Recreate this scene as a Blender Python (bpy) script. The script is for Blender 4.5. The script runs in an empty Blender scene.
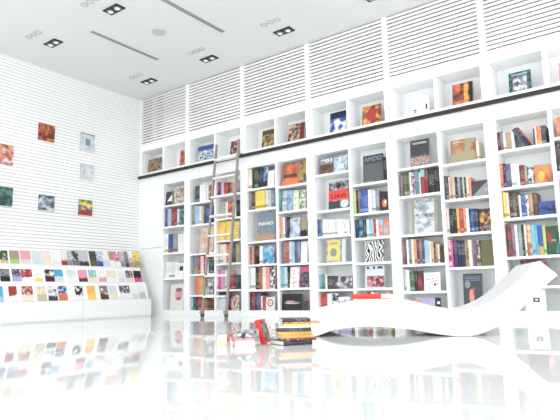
import bpy, bmesh, math, random
from mathutils import Matrix, Vector
random.seed(7)
R = math.radians
scene = bpy.context.scene
C = scene.collection

# ------------------------------------------------------------------ camera
FPX = 545.21; YAW, PITCH, ROLL = 0.63361, 0.15096, -0.02080
CAM = Vector((7.588, -6.149, 0.325))
fwd = Vector((-math.sin(YAW)*math.cos(PITCH), math.cos(YAW)*math.cos(PITCH), math.sin(PITCH)))
right0 = Vector((math.cos(YAW), math.sin(YAW), 0)); up0 = right0.cross(fwd)
rgt = right0*math.cos(ROLL) + up0*math.sin(ROLL)
upv = -right0*math.sin(ROLL) + up0*math.cos(ROLL)
cd = bpy.data.cameras.new('camera'); cam = bpy.data.objects.new('camera', cd); C.objects.link(cam)
M = Matrix((rgt, upv, -fwd)).transposed().to_4x4(); M.translation = CAM
cam.matrix_world = M
cd.sensor_width = 36; cd.lens = FPX*36/560; cd.clip_start = .05
scene.camera = cam

def at(px, py, axis, val):
    """point of the photograph on the plane axis = val (0 x, 1 y, 2 z), in metres"""
    D = rgt*((px-280)/FPX) - upv*((py-210)/FPX) + fwd
    return CAM + D*((val-CAM[axis])/D[axis])

def px_of(P):
    v = Vector(P)-CAM; d = v.dot(fwd)
    return 280+FPX*v.dot(rgt)/d, 210-FPX*v.dot(upv)/d

# ------------------------------------------------------------------ colours and materials
def lin(v):
    v /= 255
    return v/12.92 if v <= .04045 else ((v+.055)/1.055)**2.4
def col(c): return (lin(c[0]), lin(c[1]), lin(c[2]), 1)
COL = {
 'white': ((238,238,236),'white'), 'offwhite': ((228,225,218),'off-white'), 'pale': ((208,216,222),'pale grey'),
 'cream': ((236,222,190),'cream'), 'beige': ((208,184,152),'beige'), 'tan': ((190,142,90),'tan'),
 'grey': ((140,144,150),'grey'), 'silver': ((190,194,198),'silver grey'), 'dgrey': ((70,72,80),'dark grey'), 'slate': ((62,74,92),'slate'),
 'black': ((22,22,27),'black'), 'brown': ((104,66,46),'brown'), 'dbrown': ((60,36,30),'dark brown'), 'rust': ((170,84,50),'rust'),
 'red': ((206,40,40),'red'), 'dred': ((140,24,34),'dark red'), 'crimson': ((186,22,60),'crimson'), 'maroon': ((92,24,40),'maroon'),
 'orange': ((240,110,36),'orange'), 'yorange': ((246,176,44),'yellow-orange'), 'yellow': ((250,212,30),'yellow'), 'gold': ((206,158,60),'golden'),
 'olive': ((112,108,46),'olive'), 'green': ((50,130,74),'green'), 'dgreen': ((20,82,50),'dark green'), 'lime': ((160,206,84),'lime green'),
 'teal': ((64,132,136),'teal'), 'aqua': ((120,190,196),'aqua'), 'dteal': ((34,74,82),'dark teal'), 'cyan': ((40,170,214),'cyan'),
 'lblue': ((150,194,228),'light blue'), 'blue': ((40,92,190),'blue'), 'navy': ((26,34,88),'navy'), 'bgrey': ((116,134,160),'blue-grey'),
 'violet': ((110,90,150),'violet'), 'lavender': ((178,164,214),'lavender'), 'purple': ((80,40,100),'purple'), 'magenta': ((222,50,150),'magenta'),
 'pink': ((238,150,166),'pink'), 'ppink': ((238,206,202),'pale pink'), 'salmon': ((232,140,112),'salmon'), 'mauve': ((140,104,118),'mauve'),
 'ice': ((190,214,232),'icy blue'), 'khaki': ((160,150,110),'khaki'),
}
def rgb(k):
    c = col(COL[k][0]); g = .25*c[0]+.6*c[1]+.15*c[2]
    f = .70 if sum(w*v for w,v in zip((.3,.59,.11),COL[k][0])) < 105 else .97
    return tuple((v*.8+g*.2)*f for v in c[:3])+(1,)
def word(k): return COL[k][1]
MATS = {}
def base_mat(name, rough=.5, color=None, spec=.5):
    m = bpy.data.materials.new(name); m.use_nodes = True
    b = m.node_tree.nodes['Principled BSDF']
    b.inputs['Roughness'].default_value = rough
    b.inputs['Specular IOR Level'].default_value = spec
    if color: b.inputs['Base Color'].default_value = color
    return m, m.node_tree, b
def plain(name, c, rough=.5, metallic=0, spec=.5):
    if name in MATS: return MATS[name]
    m, nt, b = base_mat(name, rough, c, spec)
    b.inputs['Metallic'].default_value = metallic
    MATS[name] = m; return m
def lacquer(name, c, rough=.4, var=.02):
    m, nt, b = base_mat(name, rough, c)
    n = nt.nodes.new('ShaderNodeTexNoise'); n.inputs['Scale'].default_value = 3
    tc = nt.nodes.new('ShaderNodeTexCoord'); nt.links.new(tc.outputs['Object'], n.inputs['Vector'])
    mr = nt.nodes.new('ShaderNodeMapRange'); mr.inputs['To Min'].default_value = rough-.05; mr.inputs['To Max'].default_value = rough+.05
    nt.links.new(n.outputs['Fac'], mr.inputs['Value']); nt.links.new(mr.outputs['Result'], b.inputs['Roughness'])
    return m
WHITE = lacquer('white_lacquer', (.89,.90,.90,1), .35)
SHELFW = lacquer('white_shelf_board', (.89,.90,.90,1), .4)
BACKW = lacquer('pale_back_board', (.86,.875,.875,1), .5)
WALLW = lacquer('white_slat_paint', (.90,.91,.90,1), .5)
GROOVE = plain('grooves', (.50,.51,.50,1), .8)
LOUVW = lacquer('louvre_paint', (.84,.82,.805,1), .45)
VOID = plain('louvre_void', (.58,.55,.54,1), .9)
DVOID = plain('louvre_duct', (.10,.09,.09,1), .9)
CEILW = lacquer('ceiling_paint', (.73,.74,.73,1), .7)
RAILM = plain('dark_bronze_rail', (.035,.028,.025,1), .35, .4)
ALU = plain('brushed_ladder_metal', (.34,.31,.275,1), .4, .25)
RUNGM = plain('pale_tread', (.80,.78,.73,1), .4)
RUBBER = plain('dark_caster', (.10,.09,.09,1), .5)
PAGES = plain('paper_pages', (.80,.78,.72,1), .8)
BLK = plain('black_fitting', (.012,.012,.012,1), .5)
LAMPG = plain('grey_ring', (.50,.50,.50,1), .5)
SLOT = plain('slot_grey', (.40,.39,.38,1), .6)
CHROME = plain('lamp_reflector', (.22,.22,.22,1), .3, .3)

def mixc(nt, fac, a, b):
    n = nt.nodes.new('ShaderNodeMix'); n.data_type = 'RGBA'
    if isinstance(fac, float): n.inputs[0].default_value = fac
    else: nt.links.new(fac, n.inputs[0])
    for i, v in ((6,a),(7,b)):
        if isinstance(v, tuple): n.inputs[i].default_value = v
        else: nt.links.new(v, n.inputs[i])
    return n.outputs[2]
def put(nt, v, sock):
    if isinstance(v, tuple): sock.default_value = v
    else: nt.links.new(v, sock)
def math_n(nt, op, a, b=None):
    n = nt.nodes.new('ShaderNodeMath'); n.operation = op
    for i, v in enumerate((a,b)):
        if v is None: continue
        if isinstance(v, (int,float)): n.inputs[i].default_value = v
        else: nt.links.new(v, n.inputs[i])
    return n.outputs[0]
def soft(nt, v, m, w=.05):
    n = nt.nodes.new('ShaderNodeMapRange'); n.interpolation_type = 'SMOOTHSTEP'
    n.inputs['From Min'].default_value = m-w; n.inputs['From Max'].default_value = m+w
    nt.links.new(v, n.inputs['Value']); return n.outputs['Result']
def gen(nt):
    tc = nt.nodes.new('ShaderNodeTexCoord'); s = nt.nodes.new('ShaderNodeSeparateXYZ')
    nt.links.new(tc.outputs['Generated'], s.inputs[0]); return tc, s
def noise_of(nt, tc, scale, seed, detail=2):
    mp = nt.nodes.new('ShaderNodeMapping'); mp.inputs['Location'].default_value = (seed*1.37, seed*.71, seed*2.13)
    nt.links.new(tc.outputs['Object'], mp.inputs['Vector'])
    n = nt.nodes.new('ShaderNodeTexNoise'); n.inputs['Scale'].default_value = scale; n.inputs['Detail'].default_value = detail
    nt.links.new(mp.outputs[0], n.inputs['Vector']); return n.outputs['Fac']
def band(nt, v, lo, hi): return math_n(nt, 'MULTIPLY', math_n(nt,'GREATER_THAN',v,lo), math_n(nt,'LESS_THAN',v,hi))

def spine_mat(c, v, axis='Z'):
    """cloth or paper spine: colour, a title of broken strokes, a foot band"""
    key = 'spine_%s_%d_%s' % (c, v, axis)
    if key in MATS: return MATS[key]
    m, nt, b = base_mat(key, .42, rgb(c)); tc, s = gen(nt)
    lum = sum(COL[c][0])/3
    ink = col((50,50,60)) if lum > 150 else col((226,222,212))
    z = s.outputs[axis]
    out = rgb(c)
    fac = noise_of(nt, tc, 120, v*3.1+sum(map(ord,c))%97, 1)
    lo, hi = ((.45,.86),(.3,.75),(.55,.92))[v % 3]
    t = math_n(nt, 'MULTIPLY', band(nt, z, lo, hi), math_n(nt, 'GREATER_THAN', fac, .56))
    out = mixc(nt, math_n(nt,'MULTIPLY',t,.33), out, ink)
    if v % 2:
        out = mixc(nt, band(nt, z, .08, .2), out, col(tuple(int(x*.6+ (90 if lum<110 else 20)) for x in COL[c][0])))
    put(nt, out, b.inputs["Base Color"]); MATS[key] = m; return m
def pic_mat(cs, scale=14, seed=0, top=None, toplo=.8, split=None, stretch=None):
    """printed cover: irregular picture of two or three colours, optional title band or lower half"""
    key = 'cover_%s_%s_%s_%s_%s' % ('_'.join(cs), scale, seed, top, split)
    if key in MATS: return MATS[key]
    m, nt, b = base_mat(key, .35, rgb(cs[0])); tc, s = gen(nt)
    out = rgb(cs[0])
    if len(cs) > 1:
        f = noise_of(nt, tc, scale, seed+1, 5)
        out = mixc(nt, soft(nt,f,.50,.11), out, rgb(cs[1]))
    if len(cs) > 2:
        f = noise_of(nt, tc, scale*1.3, seed+5, 5)
        out = mixc(nt, soft(nt,f,.57,.10), out, rgb(cs[2]))
    if split:
        sc, at_ = split
        wob = math_n(nt, 'ADD', s.outputs['Z'], math_n(nt,'MULTIPLY',math_n(nt,'SUBTRACT',noise_of(nt,tc,scale*1.6,seed+9,4),.5),.5))
        out = mixc(nt, math_n(nt,'SUBTRACT',1.0,soft(nt,wob,at_,.04)), out, rgb(sc))
    if top: out = mixc(nt, math_n(nt,'GREATER_THAN',s.outputs['Z'],toplo), out, rgb(top))
    put(nt, out, b.inputs["Base Color"]); MATS[key] = m; return m
def stripe_mat(c1, c2, scale=18, dist=6):
    key = 'stripes_%s_%s_%s' % (c1,c2,scale)
    if key in MATS: return MATS[key]
    m, nt, b = base_mat(key, .4); tc, s = gen(nt)
    w = nt.nodes.new('ShaderNodeTexWave'); w.inputs['Scale'].default_value = scale; w.inputs['Distortion'].default_value = dist
    w.inputs['Detail'].default_value = 1
    nt.links.new(tc.outputs['Object'], w.inputs['Vector'])
    nt.links.new(mixc(nt, math_n(nt,'GREATER_THAN',w.outputs['Fac'],.5), rgb(c1), rgb(c2)), b.inputs['Base Color']); MATS[key] = m; return m
def ink(k): return plain('ink_'+k, rgb(k), .45)

# ------------------------------------------------------------------ mesh helpers
def box(bm, x0, x1, y0, y1, z0, z1, mi=0):
    v = [bm.verts.new(p) for p in ((x0,y0,z0),(x1,y0,z0),(x1,y1,z0),(x0,y1,z0),(x0,y0,z1),(x1,y0,z1),(x1,y1,z1),(x0,y1,z1))]
    for f in ((0,3,2,1),(4,5,6,7),(0,1,5,4),(1,2,6,5),(2,3,7,6),(3,0,4,7)):
        bm.faces.new([v[i] for i in f]).material_index = mi
def prism(bm, pts, lo, hi, axis='Z', mi=0):
    """pts: 2-D outline, extruded lo..hi along the axis (Z: x,y  Y: x,z  X: y,z)"""
    def P(a, b, h): return {'Z':(a,b,h),'Y':(a,h,b),'X':(h,a,b)}[axis]
    A = [bm.verts.new(P(a,b,lo)) for a,b in pts]; B = [bm.verts.new(P(a,b,hi)) for a,b in pts]
    n = len(pts); fs = [bm.faces.new(A), bm.faces.new(B[::-1])]
    for i in range(n): fs.append(bm.faces.new((A[i],A[(i+1)%n],B[(i+1)%n],B[i])))
    for f in fs: f.material_index = mi
def disc(bm, cx, cy, r, lo, hi, axis='Z', n=20, ry=None, mi=0):
    prism(bm, [(cx+r*math.cos(2*math.pi*i/n), cy+(ry or r)*math.sin(2*math.pi*i/n)) for i in range(n)], lo, hi, axis, mi)
def ring(bm, cx, cy, r0, r1, lo, hi, axis='Z', n=24):
    for i in range(n):
        a, b = 2*math.pi*i/n, 2*math.pi*(i+1)/n
        prism(bm, [(cx+r0*math.cos(a),cy+r0*math.sin(a)),(cx+r1*math.cos(a),cy+r1*math.sin(a)),(cx+r1*math.cos(b),cy+r1*math.sin(b)),(cx+r0*math.cos(b),cy+r0*math.sin(b))], lo, hi, axis)
def tube(bm, p, q, r, n=10, mi=0):
    p, q = Vector(p), Vector(q); d = (q-p).normalized()
    a = d.cross(Vector((0,0,1)) if abs(d.z) < .9 else Vector((1,0,0))).normalized(); b = d.cross(a)
    A = [bm.verts.new(p + a*r*math.cos(2*math.pi*i/n) + b*r*math.sin(2*math.pi*i/n)) for i in range(n)]
    B = [bm.verts.new(v.co + (q-p)) for v in A]
    bm.faces.new(A); bm.faces.new(B[::-1])
    for i in range(n): bm.faces.new((A[i],A[(i+1)%n],B[(i+1)%n],B[i]))
def obj(name, bm, mats, parent=None, bevel=0, smooth=False):
    bmesh.ops.recalc_face_normals(bm, faces=bm.faces[:])
    me = bpy.data.meshes.new(name); bm.to_mesh(me); bm.free()
    for m in (mats if isinstance(mats,(list,tuple)) else [mats]): me.materials.append(m)
    o = bpy.data.objects.new(name, me); C.objects.link(o)
    if parent: o.parent = parent
    if bevel:
        b = o.modifiers.new('edge', 'BEVEL'); b.width = bevel; b.segments = 2; b.limit_method = 'ANGLE'; b.angle_limit = R(40)
    if smooth:
        for p in me.polygons: p.use_smooth = True
    return o
def empty(name, loc=(0,0,0), rot=(0,0,0)):
    o = bpy.data.objects.new(name, None); C.objects.link(o); o.location = loc; o.rotation_euler = rot
    o.empty_display_size = .1; return o
LABELS = set()
def tag(o, label, cat, group=None):
    assert 4 <= len(label.split()) <= 16, label
    assert label not in LABELS, label
    LABELS.add(label)
    o['label'] = label; o['category'] = cat
    if group: o['group'] = group
    return o
def structure(o): o['kind'] = 'structure'; return o
ORD = ['zeroth','first','second','third','fourth','fifth','sixth','seventh','eighth','ninth','tenth','eleventh','twelfth','thirteenth','fourteenth','fifteenth','sixteenth','seventeenth','eighteenth','nineteenth','twentieth','twenty-first','twenty-second','twenty-third','twenty-fourth','twenty-fifth','twenty-sixth','twenty-seventh']
def NB(): return bmesh.new()

# ------------------------------------------------------------------ setting
HC = 3.816; W = 1.2; NBAY = 6; XR = 9.4; YF = -7.4
# floor: polished white tiles with faint joints
m, nt, b = base_mat('polished_white_floor', .035, (.86,.87,.87,1), .19)
b.inputs['IOR'].default_value = 1.6
tc = nt.nodes.new('ShaderNodeTexCoord'); br = nt.nodes.new('ShaderNodeTexBrick')
nt.links.new(tc.outputs['Object'], br.inputs['Vector'])
br.offset = 0; br.inputs['Scale'].default_value = 1
br.inputs['Color1'].default_value = (.68,.69,.685,1); br.inputs['Color2'].default_value = (.67,.68,.675,1); br.inputs['Mortar'].default_value = (.63,.64,.63,1)
br.inputs['Mortar Size'].default_value = .0015; br.inputs['Brick Width'].default_value = .9; br.inputs['Row Height'].default_value = .9
nt.links.new(br.outputs['Color'], b.inputs['Base Color'])
nz = noise_of(nt, tc, 1.2, 3)
mr = nt.nodes.new('ShaderNodeMapRange'); mr.inputs['To Min'].default_value = .015; mr.inputs['To Max'].default_value = .05
nt.links.new(nz, mr.inputs['Value']); nt.links.new(mr.outputs['Result'], b.inputs['Roughness'])
FLOORM = m
bm = NB(); box(bm, 0, XR, YF, .34, -.1, 0); structure(obj('floor', bm, FLOORM))
bm = NB(); box(bm, 0, XR, YF, .34, HC, HC+.1); structure(obj('ceiling', bm, CEILW))
bm = NB(); box(bm, -.1, XR, .34, .44, -.1, HC+.1); structure(obj('wall_back', bm, BACKW))
# left wall: white horizontal boards, a groove every 5 cm
bm = NB(); box(bm, -.1, -.012, YF, .34, -.1, HC+.1, 1)
z = 0.0
while z < HC:
    z1 = min(z+.040, HC); box(bm, -.012, 0, YF, .34, z, z1, 0); z += .05
structure(obj('wall_left', bm, [WALLW, GROOVE]))

# ------------------------------------------------------------------ shelving
DEP = .27; SIDE = .065; TOPZ = 2.18; BOT = .085; SH = .028
DIV = .612; DW = .018
SHELVES = {
 '0R': [1.817,1.455,1.018,.601], '1L': [1.789,1.43,.968,.646,.322], '1R': [1.839,1.474,1.136,.786,.394],
 '2L': [1.858,1.545,1.074,.74,.38], '2R': [1.824,1.46,1.079,.725,.391], '3L': [1.898,1.403,1.06,.702,.36],
 '3R': [1.689,1.308,.994,.681,.363], '4L': [1.80,1.456,.985,.629,.313], '4R': [1.768,1.349,.952,.571],
 '5L': [1.824,1.407,1.071,.655,.345], '5R': [1.869,1.509,1.15,.76,.345], '6L': [1.8,1.43,1.05,.69,.35], '6R': [1.84,1.40,.98,.62,.31] }
COLNO = {'0R':1,'1L':2,'1R':3,'2L':4,'2R':5,'3L':6,'3R':7,'4L':8,'4R':9,'5L':10,'5R':11}
def colx(key):
    k = int(key[0])*W
    return (k+SIDE, k+DIV-DW) if key[1]=='L' else (k+DIV+DW, k+W-SIDE)
bayname = ['beside the left wall with a blank panel','behind the ladder','just right of the ladder','with the big lettered dark book','holding the crumpled silver picture book','behind the raised end of the bench','beyond the right frame edge']
for k in range(NBAY):
    x = k*W
    e = empty('bookcase', (x+W/2,0,0)); ox = -W/2
    tag(e, 'tall white built-in bookcase ' + bayname[k], 'bookcase', 'bookcase bays along the back wall')
    for s in (0,1):
        bm = NB(); x0 = ox if s==0 else ox+W-SIDE
        box(bm, x0+.0005, x0+SIDE-.0005, 0, DEP+.02, 0, 2.335); obj('side_panel', bm, WHITE, e)
    bm = NB(); box(bm, ox+DIV-DW, ox+DIV+DW, .004, DEP, BOT, TOPZ); obj('divider', bm, WHITE, e)
    bm = NB(); box(bm, ox+SIDE, ox+W-SIDE, DEP, DEP+.02, BOT, TOPZ); obj('back_panel', bm, BACKW, e)
    bm = NB(); box(bm, ox+SIDE, ox+W-SIDE, 0, DEP+.02, TOPZ, 2.335); obj('top_panel', bm, WHITE, e)
    bm = NB(); box(bm, ox+SIDE, ox+W-SIDE, 0, DEP+.02, 0, BOT); obj('plinth', bm, WHITE, e)
    for half in 'LR':
        key = '%d%s' % (k, half)
        if key not in SHELVES: continue
        a, b_ = colx(key)
        for zz in SHELVES[key]:
            bm = NB(); box(bm, a-x+ox, b_-x+ox, .003, DEP, zz-SH, zz); obj('shelf', bm, SHELFW, e)
    if k == 0:
        for z0, z1 in ((BOT,1.118),(1.124,TOPZ)):
            bm = NB(); box(bm, ox+SIDE, ox+DIV-DW, .002, .022, z0, z1); obj('blank_panel', bm, WHITE, e)
    # upper cubby
    u = empty('upper_cubby', (x+W/2,0,2.335))
    tag(u, 'white upper cubby of two open boxes above the bookcase ' + bayname[k].replace('with the big lettered dark book','holding the big dark book').replace('just right of','right of').replace('beside the left wall with a blank panel','beside left wall').replace('holding the crumpled silver picture book','behind bench middle').replace('behind the raised end of the bench','behind bench tip'), 'cubby shelf', 'upper cubbies above the ladder rail')
    for s in (0,1):
        bm = NB(); x0 = ox if s==0 else ox+W-SIDE+.01
        box(bm, x0+.0005, x0+SIDE-.0105, 0, .32, 0, .626); obj('side_panel', bm, WHITE, u)
    bm = NB(); box(bm, ox+SIDE-.01, ox+W-SIDE+.01, 0, .32, 0, .115); obj('bottom_panel', bm, WHITE, u)
    bm = NB(); box(bm, ox+SIDE-.01, ox+W-SIDE+.01, 0, .32, .515, .626); obj('top_panel', bm, WHITE, u)
    bm = NB(); box(bm, ox+DIV-DW, ox+DIV+DW, .004, .30, .115, .515); obj('divider', bm, WHITE, u)
    bm = NB(); box(bm, ox+SIDE-.01, ox+W-SIDE+.01, .30, .32, .115, .515); obj('back_panel', bm, BACKW, u)
    # louvre above
    l = empty('louvre_panel', (x+W/2,0,2.961))
    tag(l, 'white louvred panel under the ceiling, %s from the left wall' % ORD[k+1], 'louvre', 'louvred panels under the ceiling')
    h = HC-2.961-.002
    for s in (0,1):
        x0 = ox+.0005 if s==0 else ox+W-.036
        bm = NB(); box(bm, x0, x0+.0355, -.012, .10, 0, h); obj('side_post', bm, WHITE, l)
    bm = NB(); box(bm, ox+.036, ox+W-.036, .07, .10, 0, h); obj('backing', bm, VOID, l)
    bm = NB(); z = .0; n = 0
    while z < h-.02:
        top = min(z+.034, h)
        prism(bm, [(-.008,z),(.02,z+.006),(.02,top),(-.008,top-.002)], ox+.036, ox+W-.036, 'X'); z += .0503
    obj('slats', bm, LOUVW, l)
    if k == 0:
        bm = NB(); box(bm, ox+.40, ox+.52, .035, .069, 0, h); box(bm, ox+.04, ox+.22, .035, .069, 0, h); obj('dark_duct', bm, DVOID, l)

# ------------------------------------------------------------------ ladder rail and ladder
r = empty('ladder_rail', (0,0,2.375))
tag(r, 'long dark rail for the ladder running along the whole bookcase', 'rail')
bm = NB(); box(bm, .02, NBAY*W, -.055, -.025, -.024, .024); obj('bar', bm, RAILM, r, .003)
for i in range(NBAY*2):
    bm = NB(); box(bm, .3+i*.6-.012, .3+i*.6+.012, -.025, -.0005, -.018, .018); obj('bracket', bm, RAILM, r)
la = empty('library_ladder', (2.16,-.40,0))
tag(la, 'metal library ladder with pale treads leaning on the dark rail', 'ladder')
LX = (-.225,.235); TOPL = Vector((0,.315,2.63))
def lad(t, x): return Vector((x, TOPL.y*t, TOPL.z*t))
ang = math.atan2(TOPL.y, TOPL.z)
for x in LX:
    bm = NB()
    p0, p1 = .06, 2.645
    A = []
    for (dx,dy) in ((-.011,-.023),(.011,-.023),(.011,.023),(-.011,.023)):
        A.append((dx,dy))
    prism(bm, A, p0, p1); bmesh.ops.rotate(bm, verts=bm.verts[:], cent=(0,0,0), matrix=Matrix.Rotation(-ang,3,'X'))
    bmesh.ops.translate(bm, verts=bm.verts[:], vec=(x,0,0))
    st = obj('stile', bm, ALU, la, .006)
    bm = NB(); box(bm, x-.02, x+.02, -.035, .03, .05, .10); ch = obj('caster_housing', bm, ALU, la, .004)
    w = NB(); disc(w, 0.005, .032, .032, x-.012, x+.012, 'X'); obj('caster_wheel', w, RUBBER, ch)
    w = NB(); z0 = lad((2.375)/2.63, x)
    box(w, x-.012, x+.012, z0.y+.01, z0.y+.10, 2.403, 2.418); box(w, x-.012, x+.012, .397-.02, .397, 2.40, 2.418)
    obj('rail_hook', w, ALU, la, .002)
for i in range(8):
    z = .29 + i*(2.36-.29)/7
    p = lad(z/2.63, 0)
    bm = NB(); box(bm, LX[0]+.015, LX[1]-.015, p.y-.045, p.y+.045, z-.012, z+.018); obj('tread', bm, RUNGM, la, .004)

# ------------------------------------------------------------------ books
def book_parts(t, d, h, bd=.0025):
    """standing book, spine towards -Y: x in -t/2..t/2, y 0..d, z 0..h. Two bmeshes: cover, pages"""
    bd = min(bd, t*.22)
    c = NB(); bul = min(.12*t, .006)
    arc = [(-t/2, bul), (-t*.36, bul*.45), (-t*.18, bul*.1), (0,0), (t*.18, bul*.1), (t*.36, bul*.45), (t/2, bul)]
    prism(c, arc + [(t/2,d),(t/2-bd,d),(t/2-bd,bul+bd*1.4),(-t/2+bd,bul+bd*1.4),(-t/2+bd,d),(-t/2,d)], 0, h)
    p = NB(); box(p, -t/2+bd, t/2-bd, bul+bd*1.4, d-.004, .003, h-.003, 0)
    return c, p
def join(a, b, mi=1):
    me = bpy.data.meshes.new('tmp'); b.to_mesh(me); b.free()
    n = len(a.faces); a.from_mesh(me); bpy.data.meshes.remove(me)
    a.faces.ensure_lookup_table()
    for f in a.faces[n:]: f.material_index = mi
    return a
BOOKG = 'books on the back wall shelves'
NBOOK = [0]
def spine_book(x0, x1, z, h, d, y, mat):
    c, p = book_parts(x1-x0, d, h)
    o = obj('book', join(c, p), [mat, PAGES]); o.location = ((x0+x1)/2, y, z); NBOOK[0] += 1
    return o
def face_book(x0, x1, z, h, t, y, mat, tilt=6, name='book'):
    """book standing with its front cover to the room, leaning back a little"""
    wd = x1-x0
    e = empty(name, ((x0+x1)/2, y, z+t*math.sin(R(tilt))+.0003), (R(-tilt),0,0)); NBOOK[0] += 1
    sw = Matrix(((0,1,0),(1,0,0),(0,0,1)))
    c, p = book_parts(t, wd, h)
    for b_ in (c, p):
        bmesh.ops.transform(b_, matrix=sw.to_4x4(), verts=b_.verts[:]); bmesh.ops.translate(b_, verts=b_.verts[:], vec=(-wd/2, t/2, 0))
    obj('cover', c, mat, e); obj('page_block', p, PAGES, e)
    e['_w'] = wd; e['_h'] = h
    return e
def flat_book(t, wd, L, mat, loc, rz, page=PAGES):
    """lying book: spine along +X (0..L) facing -Y, pages behind, thickness up"""
    e = empty('book', loc, (0,0,rz))
    rot = Matrix(((0,0,1),(0,1,0),(1,0,0)))
    c, p = book_parts(t, wd, L)
    for b_ in (c, p):
        bmesh.ops.transform(b_, matrix=rot.to_4x4(), verts=b_.verts[:]); bmesh.ops.translate(b_, verts=b_.verts[:], vec=(0,0,t/2))
    obj('cover', c, mat, e); obj('page_block', p, page, e); NBOOK[0] += 1
    return e
def on_cover(e, name, kind, x, z, w, h, mat, y=-.0012):
    """flat printed shape on the front cover, in fractions of its width and height"""
    Wd, H = e['_w'], e['_h']; cx = (x-.5)*Wd; cz = z*H; bm = NB()
    if kind == 'rect': box(bm, cx-w*Wd/2, cx+w*Wd/2, y, 0, cz-h*H/2, cz+h*H/2)
    elif kind == 'disc': disc(bm, cx, cz, w*Wd/2, y, 0, 'Y', 24, h*H/2)
    elif kind == 'ring': ring(bm, cx, cz, w*Wd/2*.72, w*Wd/2, y, 0, 'Y')
    elif kind == 'tri': prism(bm, [(cx-w*Wd/2,cz-h*H/2),(cx+w*Wd/2,cz-h*H/2),(cx-w*Wd/2,cz+h*H/2)], y, 0, 'Y')
    elif kind == 'tri2': prism(bm, [(cx-w*Wd/2,cz-h*H/2),(cx+w*Wd/2,cz-h*H/2),(cx+w*Wd/2,cz+h*H/2)], y, 0, 'Y')
    elif kind == 'lines':
        rr = random.Random(int(cz*1e4)); n = 3
        for i in range(n):
            zz = cz+(i-(n-1)/2)*h*H/n; xx = cx-w*Wd/2
            while xx < cx+w*Wd/2:
                l = rr.uniform(.006,.02); box(bm, xx, min(xx+l, cx+w*Wd/2), y, 0, zz-h*H/n*.25, zz+h*H/n*.25); xx += l+.004
    return obj(name, bm, mat, cover_of(e))
def cover_of(e): return [c for c in e.children if c.name.split('.')[0]=='cover'][0]
def lettering(e, text, x, z, w, h, mat, y=-.0015):
    Wd, H = e['_w'], e['_h']
    cu = bpy.data.curves.new('t', 'FONT'); cu.body = text; cu.align_x = 'CENTER'; cu.extrude = .0; cu.offset = .03
    to = bpy.data.objects.new('t', cu); C.objects.link(to)
    dg = bpy.context.evaluated_depsgraph_get(); me = bpy.data.meshes.new_from_object(to.evaluated_get(dg))
    bpy.data.objects.remove(to); bpy.data.curves.remove(cu)
    xs = [v.co.x for v in me.vertices]; ys = [v.co.y for v in me.vertices]
    sx = w*Wd/(max(xs)-min(xs)); sy = h*H/(max(ys)-min(ys)); cx = (max(xs)+min(xs))/2; cy = (max(ys)+min(ys))/2
    for v in me.vertices: v.co = ((x-.5)*Wd+(v.co.x-cx)*sx, y, z*H+(v.co.y-cy)*sy)
    me.materials.clear(); me.materials.append(mat); me.name = 'lettering'
    o = bpy.data.objects.new('lettering', me); C.objects.link(o); o.parent = cover_of(e); return o

BY = .03      # plane of the spines behind the shelf edge
def place_row(key, si, ytop, items):
    sh = SHELVES[key]; z = sh[si] if si < len(sh) else BOT
    ceil_z = (sh[si-1]-SH if si else TOPZ)
    xl, xr = colx(key); prev = xl+.001; built = []
    for n, it in enumerate(items):
        x0, x1, c = it[:3]; o = it[3] if len(it) > 3 else {}
        yt = o.get('y', ytop)
        yb = CAM.z  # bottom row in the photograph is found from the shelf height
        face = 'F' in o; PY = BY + (.024 if face else .006)
        g = at((x0+x1)/2, yt, 1, PY); ym = (yt+px_of((g.x, PY, z))[1])/2
        q0 = at(x0, ym, 1, PY); q1 = at(x1, ym, 1, PY)
        yy = BY + (.012 if face else random.uniform(0,.012))
        a = max(q0.x, prev+.0008); b = min(q1.x, xr-.0015)
        if b-a < .004: continue
        h = min(g.z - z, ceil_z - z - .012)
        prev = b
        if face:
            t = o.get('t', .022); f = o['F']
            mat = f if not isinstance(f, tuple) else pic_mat(f, o.get('s',14), n+si*3+COLNO[key]*7, o.get('top'), o.get('tl',.8), o.get('split'))
            tilt = o.get('tilt', 5)
            h = min(h, ceil_z-z-.014)
            e = face_book(a+.001, b-.001, z+.0004, h, t, yy, mat, tilt)
            prev = b+.001
        elif 'T' in o: e = None
        else:
            v = random.randrange(6)
            mat = o.get('m') or spine_mat(c, v)
            d = min(random.uniform(.15,.20), .22)
            e = spine_book(a, b, z+.0004, h, o.get('d', d), yy, mat)
        if e is None: continue
        if 'label' in o: lab = o['label']
        else:
            nm = o.get('n') or (word(c) + (' book,' if not face else ' book, cover facing out,'))
            lab = '%s %s from left, %s shelf down, %s column' % (nm, ORD[len(built)+1], ORD[si+1], ORD[COLNO[key]])
            if len(lab.split()) <= 14: lab += ' of shelves'
        tag(e, lab, 'book', BOOKG); e['_z'] = z
        built.append(e)
    return built
def lying(key, si, x0, x1, t, z, c, lab, d=.17, y=.035):
    """a book lying on top of the row"""
    q0 = at(x0, 250, 1, y) if False else None
    e = flat_book(t, d, x1-x0, spine_mat(c, 1, 'X'), (x0, y, z), 0); tag(e, lab, 'book', BOOKG); return e
F = lambda *cs, **k: dict(F=cs, **k)

B = {}
def row(key, si, ytop, *items): B[(key,si)] = place_row(key, si, ytop, list(items))
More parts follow.
